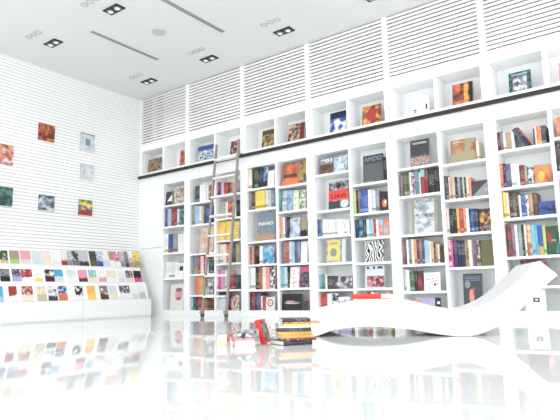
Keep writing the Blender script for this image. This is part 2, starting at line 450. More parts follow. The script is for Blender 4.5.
# --- first column
row('0R',0,187.5,(164.5,172.5,'dgrey',F('dgrey',y=192)),(174,184,'brown',F('brown','beige','offwhite',s=18)))
row('0R',1,209,(164.3,167.6,'violet'),(167.6,171,'lblue'),(171,174.6,'red'),(174.6,177,'dred'),(177,179,'pale'),(179,184,'dteal',F('dteal','bgrey',top='bgrey',tl=.86)))
row('0R',2,234,(164,168,'white'),(168,173,'blue',dict(m=pic_mat(('blue',),split=('rust',.22)))),(173,177.5,'grey'),(177.5,183.6,'white'))
row('0R',3,262,(165,168.5,'white'),(168.5,171.5,'white'),(171.5,174.5,'offwhite'),(174.5,177.8,'white'),(178.6,184,'white',F('white','white',y=263)))
row('0R',4,284,(170,183.5,'offwhite',F('offwhite',n='off-white book with a pink face,')))
# --- second column
row('1L',0,185,(195,199,'dteal',dict(y=186)),(199.5,205.5,'white'),(206,208,'offwhite'),(208,214,'brown',F('brown','rust','beige',s=16)))
row('1L',1,206,(192,195,'grey'),(195,199,'lblue'),(199,200.6,'white'),(200.6,203.4,'beige'),(203.4,206,'slate'),(206,210.4,'blue'))
row('1L',2,227,(199.5,213,'salmon',F('ppink','beige','salmon',s=9)))
row('1L',3,256,(191.5,193,'grey'),(193,198,'bgrey',dict(m=pic_mat(('bgrey',),split=('khaki',.4)))),(198,200.3,'red'),(200.3,203.6,'ppink'),(203.6,205,'crimson'),(206,208,'white',dict(y=259)),(208,210.4,'dgreen',dict(y=260)),(210.4,213,'dteal',dict(y=260)))
row('1L',4,276.5,(195.8,199,'orange'),(199,203,'gold'),(204.5,213,'mauve',F('mauve','pale','brown',y=279)))
row('1L',5,296,(190.8,193,'lblue'),(193.4,196,'dteal'),(196,198,'navy'),(198,200.6,'red'),(200.6,203,'brown'),(204,207,'rust',dict(y=299.5)))
# --- third column
row('1R',0,182.5,(216.3,218.5,'magenta'),(218.5,220.5,'purple'),(220.5,222.4,'lavender'),(222.4,223.6,'ppink'),(223.6,225.6,'red'),(225.6,228,'red'),(228,229.6,'dbrown'),(229.6,232,'rust'),(232,235,'salmon'),(236.4,239.4,'grey',dict(y=180)))
row('1R',1,202,(215.8,217.8,'white'),(218,224.4,'black',dict(F=stripe_mat('black','white',26,8),n='black and white patterned book,')),(225,228,'offwhite'),(228,232,'red',dict(m=pic_mat(('red','orange')))),(232,235.5,'white'),(236,239.4,'black',dict(y=200)))
row('1R',2,221,(217.3,225.8,'yellow',F('yellow','yorange',s=10)),(226,231,'yellow'),(232,239.4,'yellow',F('yellow','gold','cream',s=30)))
row('1R',3,244.5,(215,218,'white'),(218,220,'silver'),(220,223,'cream'),(223,226,'offwhite'),(226,229.5,'orange'),(231.4,235,'dgrey',dict(y=243.5)),(235.4,239.3,'khaki',dict(y=244)))
row('1R',4,270,(215.4,218,'white',dict(y=272)),(218,220.5,'magenta'),(220.5,222.5,'pink'),(222.5,225,'lavender'),(225,227,'ppink'),(230.6,233,'red',dict(y=275)),(233,236,'dred',dict(y=275)),(236,239,'dgrey',dict(y=275)))
row('1R',5,291,(214.4,217,'red',dict(y=290.5)),(217,226,'dgreen',F('dgreen',y=291,split=('pale',.6),t=.03)),(227.4,230.4,'purple',dict(y=295)),(230.4,235,'pink',F('pink','ppink','crimson',y=296)),(235.2,239,'cream',F('cream','mauve',y=295,s=40)))
# --- fourth column
row('2L',0,168,(247.6,251.6,'cream'),(252.2,254.2,'black'),(254.2,258,'dgreen'),(258,261,'black'),(261,262.4,'navy'),(262.4,267.6,'blue',F('blue','lblue',s=12,split=('navy',.35),y=167)),(267.8,274.5,'white',F('white',y=170.5)))
row('2L',1,190,(249,251,'grey'),(251,254.8,'brown'),(255,260,'yellow'),(260,264.6,'yellow'),(265,268,'pale'),(268,271,'silver'),(271,274.4,'bgrey'))
row('2L',2,212,(257.2,274.4,'teal',F('bgrey','grey','teal',s=30,split=('tan',.22),n='teal picture book with white capitals,')))
row('2L',3,246,(250,252,'rust',dict(y=247)),(252,254,'salmon'),(254,255.4,'purple'),(255.6,258.6,'black'),(259,262,'white'),(262.4,274,'cyan',F('cyan','ice','blue',s=8)))
row('2L',4,267,(250,255,'white'),(255.4,259,'dbrown'),(259,262,'rust'),(262,265.6,'cream'),(265.8,269,'pink'),(269.2,275,'black',F('white','black',s=26)))
row('2L',5,291,(248.8,251,'black'),(251,254,'crimson'),(254,257,'dgrey'),(257,261,'violet'),(261,262.3,'white',dict(y=296)),(262.3,265.2,'red',dict(y=296.5)),(265.6,275,'offwhite',F('offwhite',y=297,n='white book with a red ring,')))
# --- fifth column
row('2R',0,163,(282,298.5,'orange',F('orange','rust',s=7,y=164,split=('orange',.3))),(298.7,306,'gold',F('brown','gold','khaki',s=12,y=161)))
row('2R',1,190,(279,281.2,'teal'),(281.4,286.6,'bgrey',F('bgrey','pale',s=20)),(286.8,293,'lblue',F('lblue','bgrey',s=20)),(293.2,299,'white',F('white','lime',s=30)),(299.2,306,'green',F('white','green','khaki',s=25)))
row('2R',2,217,(279,281,'salmon'),(281,283.4,'beige'),(283.6,285,'white'),(285,287,'violet'),(287,288.8,'black'),(289,300.2,'ice',F('ice','bgrey','pale',s=10,y=218)),(300.6,307,'khaki',F('khaki',y=218,split=('black',.35))))
row('2R',3,241.5,(282.5,285.5,'mauve'),(285.5,289,'rust'),(289,291.6,'ice'),(291.6,294.4,'lblue'),(294.4,297.4,'violet'),(297.4,300,'bgrey'),(300.4,307.5,'white',F('white','white','pale',s=30)))
row('2R',4,267,(279.2,281,'pale'),(281,284.4,'aqua'),(284.4,287.5,'ice'),(287.5,289,'black'),(289.2,299.5,'white',F('white','white','pink',s=16)),(299.8,308.5,'mauve',F('mauve','black','violet',s=18,top='magenta',tl=.75)))
row('2R',5,294,(279.4,302.6,'black',F('black',y=294,n='black landscape book with a pale car,')),(303,308.8,'slate',F('slate',top='red',tl=.85,y=300)))
# --- sixth column
row('3L',0,157.5,(320,333.4,'brown',F('brown','rust','dgrey',s=16,top='grey',tl=.6,n='brown book with white numerals,')),(333.6,347.6,'bgrey',F('bgrey','ice','lblue',s=12,y=155,n='blue book with white numerals,')))
row('3L',1,181,(328.4,348.6,'grey',F('grey','dgrey','silver',s=12,n='grey book with red band,')))
row('3L',2,219.5,(316,318,'brown'),(318,320.2,'blue'),(320.2,322.4,'bgrey'),*[(322.6+i*3.02,325.5+i*3.02,('white','offwhite','white','white','pale','white','white','offwhite','white')[i]) for i in range(9)])
row('3L',3,238,(326.2,341,'gold',F('silver','grey',s=14,n='golden portrait book in silver border,')),(341.4,345.5,'pale',F('pale',y=238.5)))
row('3L',4,274.5,(318.4,321.4,'aqua'),(321.4,325,'teal'),(325,327,'white'),(327.2,332.6,'dgrey',dict(y=276)),(333,352.2,'dgrey',F('dgrey','mauve','pale',s=12,y=276.5)))
row('3L',5,293.5,(318,321,'salmon'),(321,327,'red'),(327.4,331.6,'white'),(332,338,'pale',F('white','navy',s=20)),(338.4,350.5,'lavender',F('white',y=297,split=('lavender',.75))))
# --- seventh column
row('3R',0,154.5,(362.6,383.2,'dgrey',F('dgrey',n='dark grey book with huge capitals,',t=.035)),(383.5,386,'black',dict(y=157)))
row('3R',1,190,(353.2,356,'lime'),(356.4,358.2,'black'),(358.2,359.8,'rust'),(359.8,362,'blue'),(362,367.6,'blue'),(368,371.6,'white'),(371.8,375.4,'pale'),(375.6,379,'grey'),(379.4,388,'dbrown',F('dbrown',y=191.5,n='dark book with orange ball,')))
row('3R',2,219.5,(355.2,358,'navy'),(358,363,'cyan',dict(F=pic_mat(('cyan','navy'),18,3))),(363.2,365.6,'dgrey'),(366.4,369.4,'pale'),(369.4,373.4,'lblue'),(373.4,375.6,'red'),(375.8,378.2,'white'),(378.4,383.4,'orange',F('orange','lblue','salmon',s=14)),(383.6,390,'lblue',F('lblue','salmon',s=12,top='orange')))
row('3R',3,240,(365.2,383.4,'black',dict(F=stripe_mat('black','white',9,14),n='black and white patterned book,')))
row('3R',4,264.5,(365,384.6,'pale',F('pale',n='pale book with lower picture,')))
row('3R',5,292,(368,370.5,'red',dict(y=290.5)),(371,374,'white'),(386,390,'beige'))
# --- eighth column
row('4L',0,139.5,(409.8,429.4,'dgrey',F('dgrey',split=('mauve',.38),s=30,n='dark book with small white title,',t=.03)))
row('4L',1,172,(400.2,402.4,'mauve',dict(y=175)),(402.4,404,'dgrey',dict(y=174)),(404,407,'olive',dict(y=173.5)),(407,409.4,'green',dict(y=173)),(409.6,411,'white'),(411,415,'red',dict(m=pic_mat(('red','white','blue'),30,2))),(415,419,'teal',dict(y=170.5)),(419,420.4,'white'),(420.6,424.6,'crimson',dict(y=169.5,m=pic_mat(('crimson',),30,2,'aqua',.7))),(424.6,428,'dred',dict(y=169)),(428.4,434,'black',dict(y=168)),(434.2,438.6,'black',dict(y=167)))
row('4L',2,198,(411.4,436.6,'silver',dict(F=None,n='crumpled silver book with pale edges,')) if False else (411.4,436.6,'silver',F('silver','pale','grey',s=9,n='silver book with crumpled drapery picture,')))
row('4L',3,239.5,(402.6,405,'mauve'),(405,406.3,'dred'),(406.5,408.6,'white'),(408.6,411,'bgrey'),(411.2,414,'cream',dict(y=239)),(414,416.6,'salmon'),(416.6,419,'brown'),(419,422,'mauve',dict(y=239)),(422,424.4,'slate'),(424.4,428.4,'lblue',dict(y=240)),(428.6,431,'ppink',dict(y=241)),(431,433.6,'beige',dict(y=241.5)),(433.6,436,'brown',dict(y=242.5)),(436,438,'tan',dict(y=243)),(438,439.6,'cream',dict(y=244)),(439.8,445.2,'dbrown',F('dbrown','maroon',y=245.5,s=10)))
row('4L',4,271,(404.6,406.6,'pale',dict(y=270)),(406.6,409.4,'white',dict(y=270)),(409.8,414,'green',dict(y=272)),(414.2,417,'dbrown'),(417.2,423.4,'black',F('dred','black',n='black book with red disc,')),(424,440.4,'white',F('white',y=272.5,n='white book with red flower specks,')))
row('4L',5,297.8,(415.4,441.6,'lavender',F('lavender',n='lavender book with black edge,')))
# --- ninth column
row('4R',0,139,(450.2,476,'rust',F('rust','tan','khaki',s=7,split=('khaki',.42),t=.03)),(476.4,479,'cream',dict(y=141)))
row('4R',1,177,(443.2,446,'dgrey',dict(y=176)),(446,448.6,'slate',dict(y=176)),(448.8,450,'white'),(450,452.2,'salmon'),(452.2,455,'beige'),(455,457.4,'black'),(457.4,460,'grey'),(460,462.6,'dgrey'),(462.6,464.2,'silver'),(464.2,466.4,'brown'),(466.4,468.6,'cream'),(468.6,471,'salmon'),(471.4,489,'grey',F('dgrey',y=180.5,n='grey book with dark red triangle,')))
row('4R',2,208.5,(444.8,449.2,'ppink'),(450,453,'black'),(453,456.4,'black'),(456.6,459.4,'yorange'),(459.6,463,'red'),(463,466,'salmon'),(466,469,'white'),(469,471,'navy'),(471,474,'blue'),(474,478,'navy'),(479,491.4,'dbrown',F('dbrown','maroon','gold',s=13)))
row('4R',3,240,(447.8,451.2,'ppink',dict(m=pic_mat(('ppink','crimson'),16,3))),(451.2,453,'magenta'),(453,457.4,'purple'),(457.4,461,'navy'),(461,465,'navy'),(465,468.6,'red',dict(m=pic_mat(('red','khaki','green'),22,4))),(468.6,472,'cream'),(472,474.2,'mauve'),(474.2,476.6,'violet'),(476.6,480,'beige',dict(m=pic_mat(('beige','brown'),22,4))),(480.4,494.4,'olive',F('olive')))
row('4R',4,273.5,(463,482.4,'slate',F('dgrey','slate',s=6,n='dark book with orange hand,',t=.03)))
# --- tenth column
row('5L',0,132.5,(497,500,'maroon'),(500,503,'mauve',dict(y=131.5)),(503,505.6,'pale'),(505.6,508,'khaki'),(508,511,'tan'),(511.3,514,'white'),
    (533.3,534.8,'dgrey',dict(y=128.5)),(534.8,536.6,'cream',dict(y=127.5)),(536.8,541,'yorange',dict(y=125.8,m=pic_mat(('yorange','orange'),20,1))),(541,545.8,'slate',dict(y=125.4)))
row('5L',1,164,(500,503,'orange',dict(y=163)),(503,506,'navy',dict(y=163.5)),(506,510.6,'violet'),(511,516,'white'),(516,519.4,'offwhite'),(519.6,524.6,'dred',dict(y=165)),(524.6,527.2,'khaki',dict(y=166)),(527.6,534,'pale',F('pale','black',s=22,y=167.5)),(534.3,551,'gold',F('gold','orange','rust',s=8,y=164.5)))
row('5L',2,192.5,(503.6,506,'yellow',dict(y=192)),(506,509,'cream'),(509,513,'maroon'),(513,516,'olive'),(516,519,'brown'),(519,521,'white',dict(y=195)),(521,525.4,'blue',dict(y=194.5)),(525.4,529,'pale',dict(m=pic_mat(('pale','black'),30,2),y=195)),(529,533,'tan',dict(y=194)),(533.3,537.4,'brown',dict(y=193)),(537.8,555,'blue',F('blue','blue','navy',s=9,y=201.5)))
row('5L',3,224.5,(506.8,512,'rust',dict(m=pic_mat(('dgrey','red'),16,4))),(512,515,'mauve'),(515,518,'pale'),(518,522,'grey'),(522,524.6,'black'),(524.6,526.6,'cream'),(526.6,531.4,'tan',dict(m=pic_mat(('beige','rust'),14,4))),(531.4,534.8,'aqua',dict(y=225)),(534.8,538,'cyan',dict(y=225)),(538,543,'blue',dict(y=225,m=pic_mat(('blue',),14,1,None,.8,('gold',.35)))),(543.2,546,'lime',dict(y=225.5)),(546.2,559,'dgreen',F('dgreen','green',s=6,y=226,n='green book with red corner,')))
row('5L',4,258.5,(521,524,'dbrown'),(524,528,'dred'),(528,531,'dgrey'),(531,535,'dred'),(535,540,'dbrown'),(540,548,'pink',F('pink','mauve','dred',s=18)))
row('5L',5,289,(525,546,'white',F('white','white',n='white book with small dark square,')))
# --- eleventh column, half outside the picture
row('5R',0,117,(557,561,'orange'),(561,566,'rust'))
row('5R',1,142,(553,555,'pale'),(555,557.5,'black'),(557.5,560,'dgrey'),(560,563,'dred'),(563,568,'navy'))
row('5R',2,178,(553.5,566,'ppink',F('ppink','pink',s=6)))
row('5R',3,214,(560,563.5,'crimson'),(563.5,568,'mauve'))

# details printed on covers
def cov(key, si, i): return B[(key,si)][i]
e = cov('0R',0,0); on_cover(e,'cover_picture','tri2',.6,.55,.7,.5,ink('white'))
e = cov('0R',4,0); on_cover(e,'cover_picture','disc',.62,.60,.58,.50,ink('pink')); on_cover(e,'cover_picture','disc',.62,.77,.5,.16,ink('mauve'),-.002); on_cover(e,'cover_picture','disc',.64,.44,.34,.10,ink('mauve'),-.002)
e = cov('0R',3,4); on_cover(e,'cover_picture','rect',.5,.62,.7,.3,ink('dgrey'))
e = cov('2L',2,0); lettering(e,'PIANO',.5,.60,.86,.12,ink('white'))
e = cov('2L',5,6); on_cover(e,'cover_emblem','ring',.5,.55,.66,.5,ink('red')); on_cover(e,'cover_emblem','disc',.5,.55,.2,.13,ink('salmon'))
e = cov('2R',0,0); on_cover(e,'cover_band','rect',.5,.45,.84,.16,ink('brown'))
e = cov('2R',5,0); on_cover(e,'cover_picture','disc',.5,.45,.82,.16,ink('bgrey')); on_cover(e,'cover_picture','disc',.42,.52,.45,.14,ink('salmon'),-.0016); on_cover(e,'cover_picture','rect',.5,.42,.55,.04,ink('pale'),-.002)
e = cov('3L',0,0); lettering(e,'901',.5,.80,.8,.22,ink('white')); e = cov('3L',0,1); lettering(e,'90T',.5,.78,.8,.22,ink('white')); on_cover(e,'cover_picture','rect',.5,.35,.5,.3,ink('pale'))
e = cov('3L',1,0); on_cover(e,'cover_picture','disc',.5,.84,.24,.2,ink('dbrown')); on_cover(e,'cover_picture','rect',.3,.16,.55,.26,ink('dgrey'))
on_cover(e,'cover_band','rect',.5,.50,.99,.36,plain('ink_band',col((255,70,60)),.45),-.002); lettering(e,'LIAVI',.5,.47,.72,.16,ink('maroon'),-.0035); on_cover(e,'cover_emblem','disc',.8,.17,.4,.28,ink('pale'),-.002)
e = cov('3L',3,0); on_cover(e,'cover_picture','rect',.52,.52,.78,.86,plain('ink_goldplate',col((238,205,110)),.45)); on_cover(e,'cover_picture','disc',.5,.42,.44,.36,ink('grey'),-.002); on_cover(e,'cover_picture','rect',.52,.8,.5,.07,ink('khaki'),-.002)
e = cov('3R',0,0); lettering(e,'ANDO',.5,.86,.88,.17,ink('bgrey')); on_cover(e,'cover_band','rect',.5,.36,.97,.66,plain('ink_charcoal',col((88,90,94)),.5),-.0008); on_cover(e,'cover_picture','rect',.3,.04,.5,.03,ink('tan'),-.0014)
e = cov('3R',1,8); on_cover(e,'cover_picture','disc',.6,.4,.6,.42,ink('orange')); on_cover(e,'cover_picture','disc',.7,.45,.28,.2,ink('cream'),-.002)
e = cov('3R',4,0); on_cover(e,'cover_picture','rect',.55,.28,.9,.5,pic_mat(('pink','dred','black'),24,9)); on_cover(e,'lettering','rect',.15,.9,.14,.1,ink('dgrey')); on_cover(e,'lettering','rect',.47,.9,.1,.12,ink('black')); on_cover(e,'lettering','rect',.78,.9,.26,.1,ink('dgrey'))
e = cov('4L',0,0); on_cover(e,'lettering','lines',.5,.88,.72,.08,ink('white')); on_cover(e,'cover_picture','rect',.5,.2,.94,.32,pic_mat(('mauve','beige','dgrey'),60,4))
e = cov('4L',2,0); on_cover(e,'cover_picture','rect',.06,.5,.1,.98,ink('khaki')); on_cover(e,'cover_picture','rect',.95,.5,.08,.98,ink('khaki')); on_cover(e,'cover_picture','rect',.5,.50,.8,.12,pic_mat(('grey','silver','dgrey'),16,3)); on_cover(e,'cover_picture','rect',.5,.93,.8,.10,pic_mat(('grey','silver'),20,4))
e = cov('4L',4,4); on_cover(e,'cover_emblem','disc',.4,.42,.7,.36,ink('red'))
e = cov('4L',4,5)
for (x,z,c,s) in ((.2,.6,'red',.09),(.35,.62,'salmon',.1),(.42,.45,'khaki',.08),(.55,.66,'red',.08),(.6,.5,'orange',.1),(.68,.33,'red',.16),(.75,.55,'olive',.08),(.85,.7,'orange',.08),(.86,.36,'gold',.1)): on_cover(e,'cover_picture','disc',x,z,s,s,ink(c))
e = cov('4L',5,0); on_cover(e,'cover_picture','rect',.88,.5,.22,.98,ink('black')); on_cover(e,'cover_picture','disc',.1,.75,.3,.3,ink('salmon')); on_cover(e,'lettering','rect',.9,.6,.1,.2,ink('white'),-.002)
e = cov('4R',1,12); on_cover(e,'cover_picture','tri2',.5,.5,.98,.98,ink('grey')); on_cover(e,'cover_picture','tri',.38,.84,.5,.22,ink('dred'),-.002); on_cover(e,'cover_emblem','ring',.85,.38,.2,.3,ink('pale'),-.002)
e = cov('4R',0,0); on_cover(e,'lettering','lines',.3,.9,.4,.06,ink('cream'))
e = cov('4R',2,10); on_cover(e,'cover_picture','disc',.25,.5,.36,.24,ink('gold')); on_cover(e,'cover_picture','disc',.68,.6,.14,.36,ink('rust')); on_cover(e,'cover_picture','disc',.6,.2,.7,.16,ink('mauve'))
e = cov('4R',4,0); on_cover(e,'lettering','lines',.52,.86,.78,.14,ink('bgrey')); on_cover(e,'cover_picture','disc',.45,.38,.26,.4,ink('salmon')); on_cover(e,'cover_picture','disc',.56,.52,.1,.24,ink('rust'),-.002); on_cover(e,'cover_picture','disc',.25,.7,.3,.2,ink('grey'))
e = cov('5L',1,8); on_cover(e,'lettering','lines',.72,.78,.42,.1,ink('salmon')); on_cover(e,'cover_picture','disc',.42,.42,.44,.5,ink('yorange'))
e = cov('5L',3,11); on_cover(e,'cover_picture','tri',.26,.72,.5,.55,ink('red')); on_cover(e,'lettering','lines',.6,.5,.4,.06,ink('pale')); on_cover(e,'cover_picture','tri2',.85,.3,.3,.5,ink('teal'))
e = cov('5L',5,0); on_cover(e,'cover_picture','rect',.55,.52,.3,.20,ink('dred')); on_cover(e,'cover_picture','rect',.58,.50,.26,.18,ink('dgreen'),-.002); on_cover(e,'cover_picture','rect',.56,.52,.13,.08,ink('white'),-.003)

# books lying on top of rows
def top_of(key, si, i):
    o = cov(key,si,i); zz = o.location.z; m = 0
    for c in ([o] if o.type=='MESH' else o.children):
        if c.type == 'MESH': m = max(m, max(v.co.z for v in c.data.vertices))
    return zz + m
def lay(key, si, ia, ib, xa, xb, t, c, lab, d=.15, y=.045, clear=None):
    z = max(top_of(key,si,i) for i in range(ia, ib+1)) + .0005
    x0 = at(xa, 250, 1, .04); x1 = at(xb, 250, 1, .04)
    return lying(key, si, x0.x, x1.x, t, z, c, lab, d, y)
# leaning group on the first shelf of the tenth column
zz = SHELVES['5L'][0]+.0004; th = R(-31); cs_, sn = math.cos(th), abs(math.sin(th))
wb = B[('5L',0)][5]; wv = [v.co for v in wb.data.vertices]
wx = wb.location.x + max(v.x for v in wv); wh = max(v.z for v in wv)
tp = None
for c, t, h, lab in (('slate',.024,.25,'slate book leaning left between upright books, tenth column top shelf, lowest of four'),('navy',.022,.262,'navy book leaning left on tenth column top shelf, second of four'),('maroon',.018,.265,'maroon book leaning left on tenth column top shelf, third of four'),('salmon',.008,.27,'thin salmon book leaning left on tenth column top shelf, uppermost of four')):
    cc, pp = book_parts(t, .17, h); o = obj('book', join(cc, pp), [spine_mat(c, 2), PAGES])
    if tp is None: x = wx + wh*sn/cs_ + t/2*cs_ + .0015
    else: x += ((t+tp)/2 - (t-tp)/2*sn*sn)/cs_ + .001
    tp = t
    o.location = (x, .036, zz+t/2*sn); o.rotation_euler = (0, th, 0)
    tag(o, lab, 'book', BOOKG)

# ------------------------------------------------------------------ books shown in the upper cubbies
UP = [
 (147.3,160.2,158,171,'brown',F('brown','khaki','rust',s=20),'brown book in the cubby nearest the left wall'),
 (179,184.6,149.3,164,'red',F('red','salmon','dred',s=12),'red book in the second cubby from the left wall'),
 (196.5,212.3,145,160,'blue',F('slate','pale','lblue',s=34,top='blue',tl=.72),'blue book with a crowd picture in the cubby left of the ladder'),
 (229.5,236.6,140.5,153,'maroon',F('maroon','dgrey','salmon',s=16),'dark red book in the cubby behind the ladder top'),
 (261,272.8,129.4,145,'olive',F('dbrown','gold','olive',s=16,top='brown',tl=.75),'brown and green book in the fifth upper cubby'),
 (287.3,303.5,123,139.5,'beige',F('beige','dgrey','dred',s=16),'beige book beside a red edge in the sixth upper cubby'),
 (328.8,345.3,111,130.5,'navy',F('blue','white',s=10,top='navy',tl=.7),'deep blue and white book in the seventh upper cubby'),
 (361.2,380.4,104.6,124,'red',F('rust','dred','yorange',s=9),'red and yellow flame-coloured book in the eighth upper cubby'),
 (410,428.6,96.5,112,'white',F('white','white'),'white book with a dark numeral in the ninth upper cubby'),
 (451.4,472.2,82,103,'orange',F('rust','black','orange',s=10),'black and fiery orange book in the tenth upper cubby'),
 (508,530.6,70.4,91.5,'teal',F('dteal','teal',s=20),'teal framed picture book in the eleventh upper cubby'),
 (558.5,570,61,80,'pink',F('pink','magenta',s=12),'pink book at the right picture edge in an upper cubby')]
UB = []
for x0,x1,y0,y1,c,f,lab in UP:
    Y = .085; q0 = at(x0,(y0+y1)/2,1,Y); q1 = at(x1,(y0+y1)/2,1,Y)
    h = at((x0+x1)/2,y0,1,Y).z - 2.4505
    e = face_book(q0.x, q1.x, 2.4505, h, .024, Y, pic_mat(f['F'], f.get('s',14), len(UB), f.get('top'), f.get('tl',.8)), 8)
    tag(e, lab, 'book', 'books shown in the upper cubbies'); UB.append(e)
on_cover(UB[5],'cover_picture','rect',.86,.5,.26,.98,ink('dred'))
on_cover(UB[7],'cover_picture','disc',.5,.55,.5,.6,ink('red'))
lettering(UB[8],'2',.24,.2,.2,.3,ink('dgrey')); on_cover(UB[8],'cover_picture','rect',.86,.4,.09,.3,ink('dgrey')); on_cover(UB[8],'lettering','lines',.5,.75,.7,.1,ink('pale'))
on_cover(UB[9],'cover_picture','rect',.92,.5,.15,.99,ink('black')); on_cover(UB[9],'cover_picture','rect',.68,.5,.2,.9,pic_mat(('yorange','orange'),30,8))
on_cover(UB[10],'cover_picture','rect',.5,.42,.62,.66,pic_mat(('mauve','pale','dgrey'),20,2)); on_cover(UB[10],'lettering','lines',.5,.88,.7,.08,ink('pale'))
# the pink book behind the beige one
q0 = at(289,120,1,.16); q1 = at(304.5,120,1,.16)
e = face_book(q0.x, q1.x, 2.4505, .30, .02, .16, pic_mat(('ppink','pink'),12,3), 8); tag(e,'pale pink book standing behind the beige one in the sixth upper cubby','book','books shown in the upper cubbies')

# ------------------------------------------------------------------ books hung on the left wall
WB = [(-4,13,144.5,165,('rust','salmon','offwhite'),None,'orange and white book on the left wall at the picture edge'),
 (38.5,54.5,124.5,141.5,('rust','dred','orange'),None,'rust red book, topmost on the slatted left wall'),
 (80.5,94.5,133.5,151.5,('silver','pale'),'bgrey','pale blue book with a dark figure, upper right on left wall'),
 (80.5,93.5,164.5,180.5,('pale','silver','offwhite'),None,'pale silver book below the pale blue one on left wall'),
 (-4,12.3,187,206,('dgreen','teal','brown'),None,'dark green book on the left wall at the picture edge'),
 (38.5,54.2,195.5,211,('bgrey','pale','slate'),None,'grey-blue landscape book in the lowest row on left wall'),
 (78.8,92,200,215.5,('yellow','green','blue'),None,'multicoloured book with red bottom, lowest right on the left wall')]
for i,(x0,x1,y0,y1,cs,extra,lab) in enumerate(WB):
    ya = at(x0,(y0+y1)/2,0,.02).y; yb = at(x1,(y0+y1)/2,0,.02).y
    xm = (x0+x1)/2; zt = at(xm,y0,0,.02).z; zb = at(xm,y1,0,.02).z
    e = empty('wall_book', (.0305,(ya+yb)/2,zb), (R(-3),0,R(90)))
    wd, h, t = yb-ya, zt-zb, .026
    c, p = book_parts(t, wd, h); sw = Matrix(((0,1,0),(1,0,0),(0,0,1)))
    for b_ in (c,p): bmesh.ops.transform(b_, matrix=sw.to_4x4(), verts=b_.verts[:]); bmesh.ops.translate(b_, verts=b_.verts[:], vec=(-wd/2,t/2-.0,0))
    obj('cover', c, pic_mat(cs, 11, i+20, split=('red',.3) if i==6 else None), e); obj('page_block', p, PAGES, e)
    e['_w'] = wd; e['_h'] = h
    e.rotation_euler = (0,0,R(90))
    bm = NB(); box(bm, -wd/2, wd/2, -.004, .0295, -.008, -.001); obj('ledge', bm, WHITE, e)
    if extra: on_cover(e,'cover_picture','rect',.5,.5,.34,.38,ink('bgrey')); on_cover(e,'cover_picture','rect',.5,.95,.96,.06,ink('bgrey'))
    if i==1: on_cover(e,'cover_picture','tri2',.6,.4,.7,.4,ink('brown'))
    tag(e, lab, 'book', 'books hung on the slatted left wall')

# ------------------------------------------------------------------ magazine rack
k = empty('display_rack', (0,-.2,0)); Y0, Y1 = -5.6, 0
tag(k, 'low white stepped display rack full of magazines under slatted wall', 'display rack')
bm = NB(); prism(bm, [(.004,0),(.585,0),(.585,.02),(.6,.02),(.6,.256),(.535,.256),(.535,.279),(.004,.279)], Y0, Y1, 'Y'); obj('base_cabinet', bm, WHITE, k, .002)
TIERS = [((.537,.280),(.455,.524)),((.388,.527),(.308,.768)),((.236,.772),(.166,.985))]
for (a,b_),(c,d) in TIERS:
    bm = NB(); prism(bm, [(a,b_+.0005),(c,d),(.006,d),(.006,b_+.0005)], Y0, Y1, 'Y'); obj('tier', bm, WHITE, k)
for (x,z) in ((.582,.256),(.441,.5245),(.293,.7685)):
    bm = NB(); box(bm, x-.008 if x>.5 else x-.006, x+.006, Y0, Y1, z-(.0 if x>.5 else .0), z+.022); obj('front_lip', bm, WHITE, k)
for (x0,x1,z) in ((.385,.447,.5245),(.233,.299,.7685)):
    bm = NB(); box(bm, x0, x1, Y0, Y1, z-.0005, z+.003); obj('ledge', bm, WHITE, k)
for y in (-1.25,-2.5,-3.75):
    bm = NB(); box(bm, .6, .6015, y-.0015, y+.0015, .02, .256); obj('panel_joint', bm, SLOT, k)
MG = {
 2:(250.5,[(0,8,'dgreen','beige'),(10,19.5,'khaki','lime'),(21,31,'pink','ppink'),(32.5,42,'pale','ice'),(43,52,'ppink','cream'),(53.5,60.5,'white','offwhite'),(61.5,67.5,'offwhite','red'),(68,72,'silver','grey'),(72.5,79,'dgrey','mauve'),(79.4,88.8,'silver','dgrey'),(90.3,97,'slate','olive'),(97.3,103,'pale','blue'),(103.6,109.6,'white','pale'),(110,115,'tan','white'),(115.4,120.6,'magenta','white'),(121,125,'silver','grey'),(125.4,129,'grey','dgrey'),(129.4,133.6,'white','tan'),(134,141,'yellow','khaki')]),
 1:(269,[(0,9.6,'grey','black'),(12,21,'dgrey','lavender'),(21.6,32,'red','white'),(34,42,'white','yellow'),(45,54,'dbrown','maroon'),(54.6,63,'cyan','pale'),(67,75,'pale','white'),(78.6,87,'pink','brown'),(89,96.4,'aqua','cream'),(98.4,106,'white','pink'),(107.4,116,'cream','white'),(118.4,124.4,'white','pale'),(126,133,'dgrey','ppink'),(134,141.4,'black','magenta')]),
 0:(286.5,[(-1,3.2,'cyan','lblue'),(9,17,'red','white'),(22,33,'red','cream'),(37,46,'cream','beige'),(48,57,'white','dgrey'),(58.4,67,'blue','orange'),(75.4,83,'black','white'),(87.6,95.4,'yorange','yellow'),(100,108,'mauve','brown'),(109.4,117,'pale','cream'),(120,130,'dgrey','white'),(132,138,'white','pale'),(139,145,'white','silver')])}
TN = {2:'top',1:'middle',0:'bottom'}
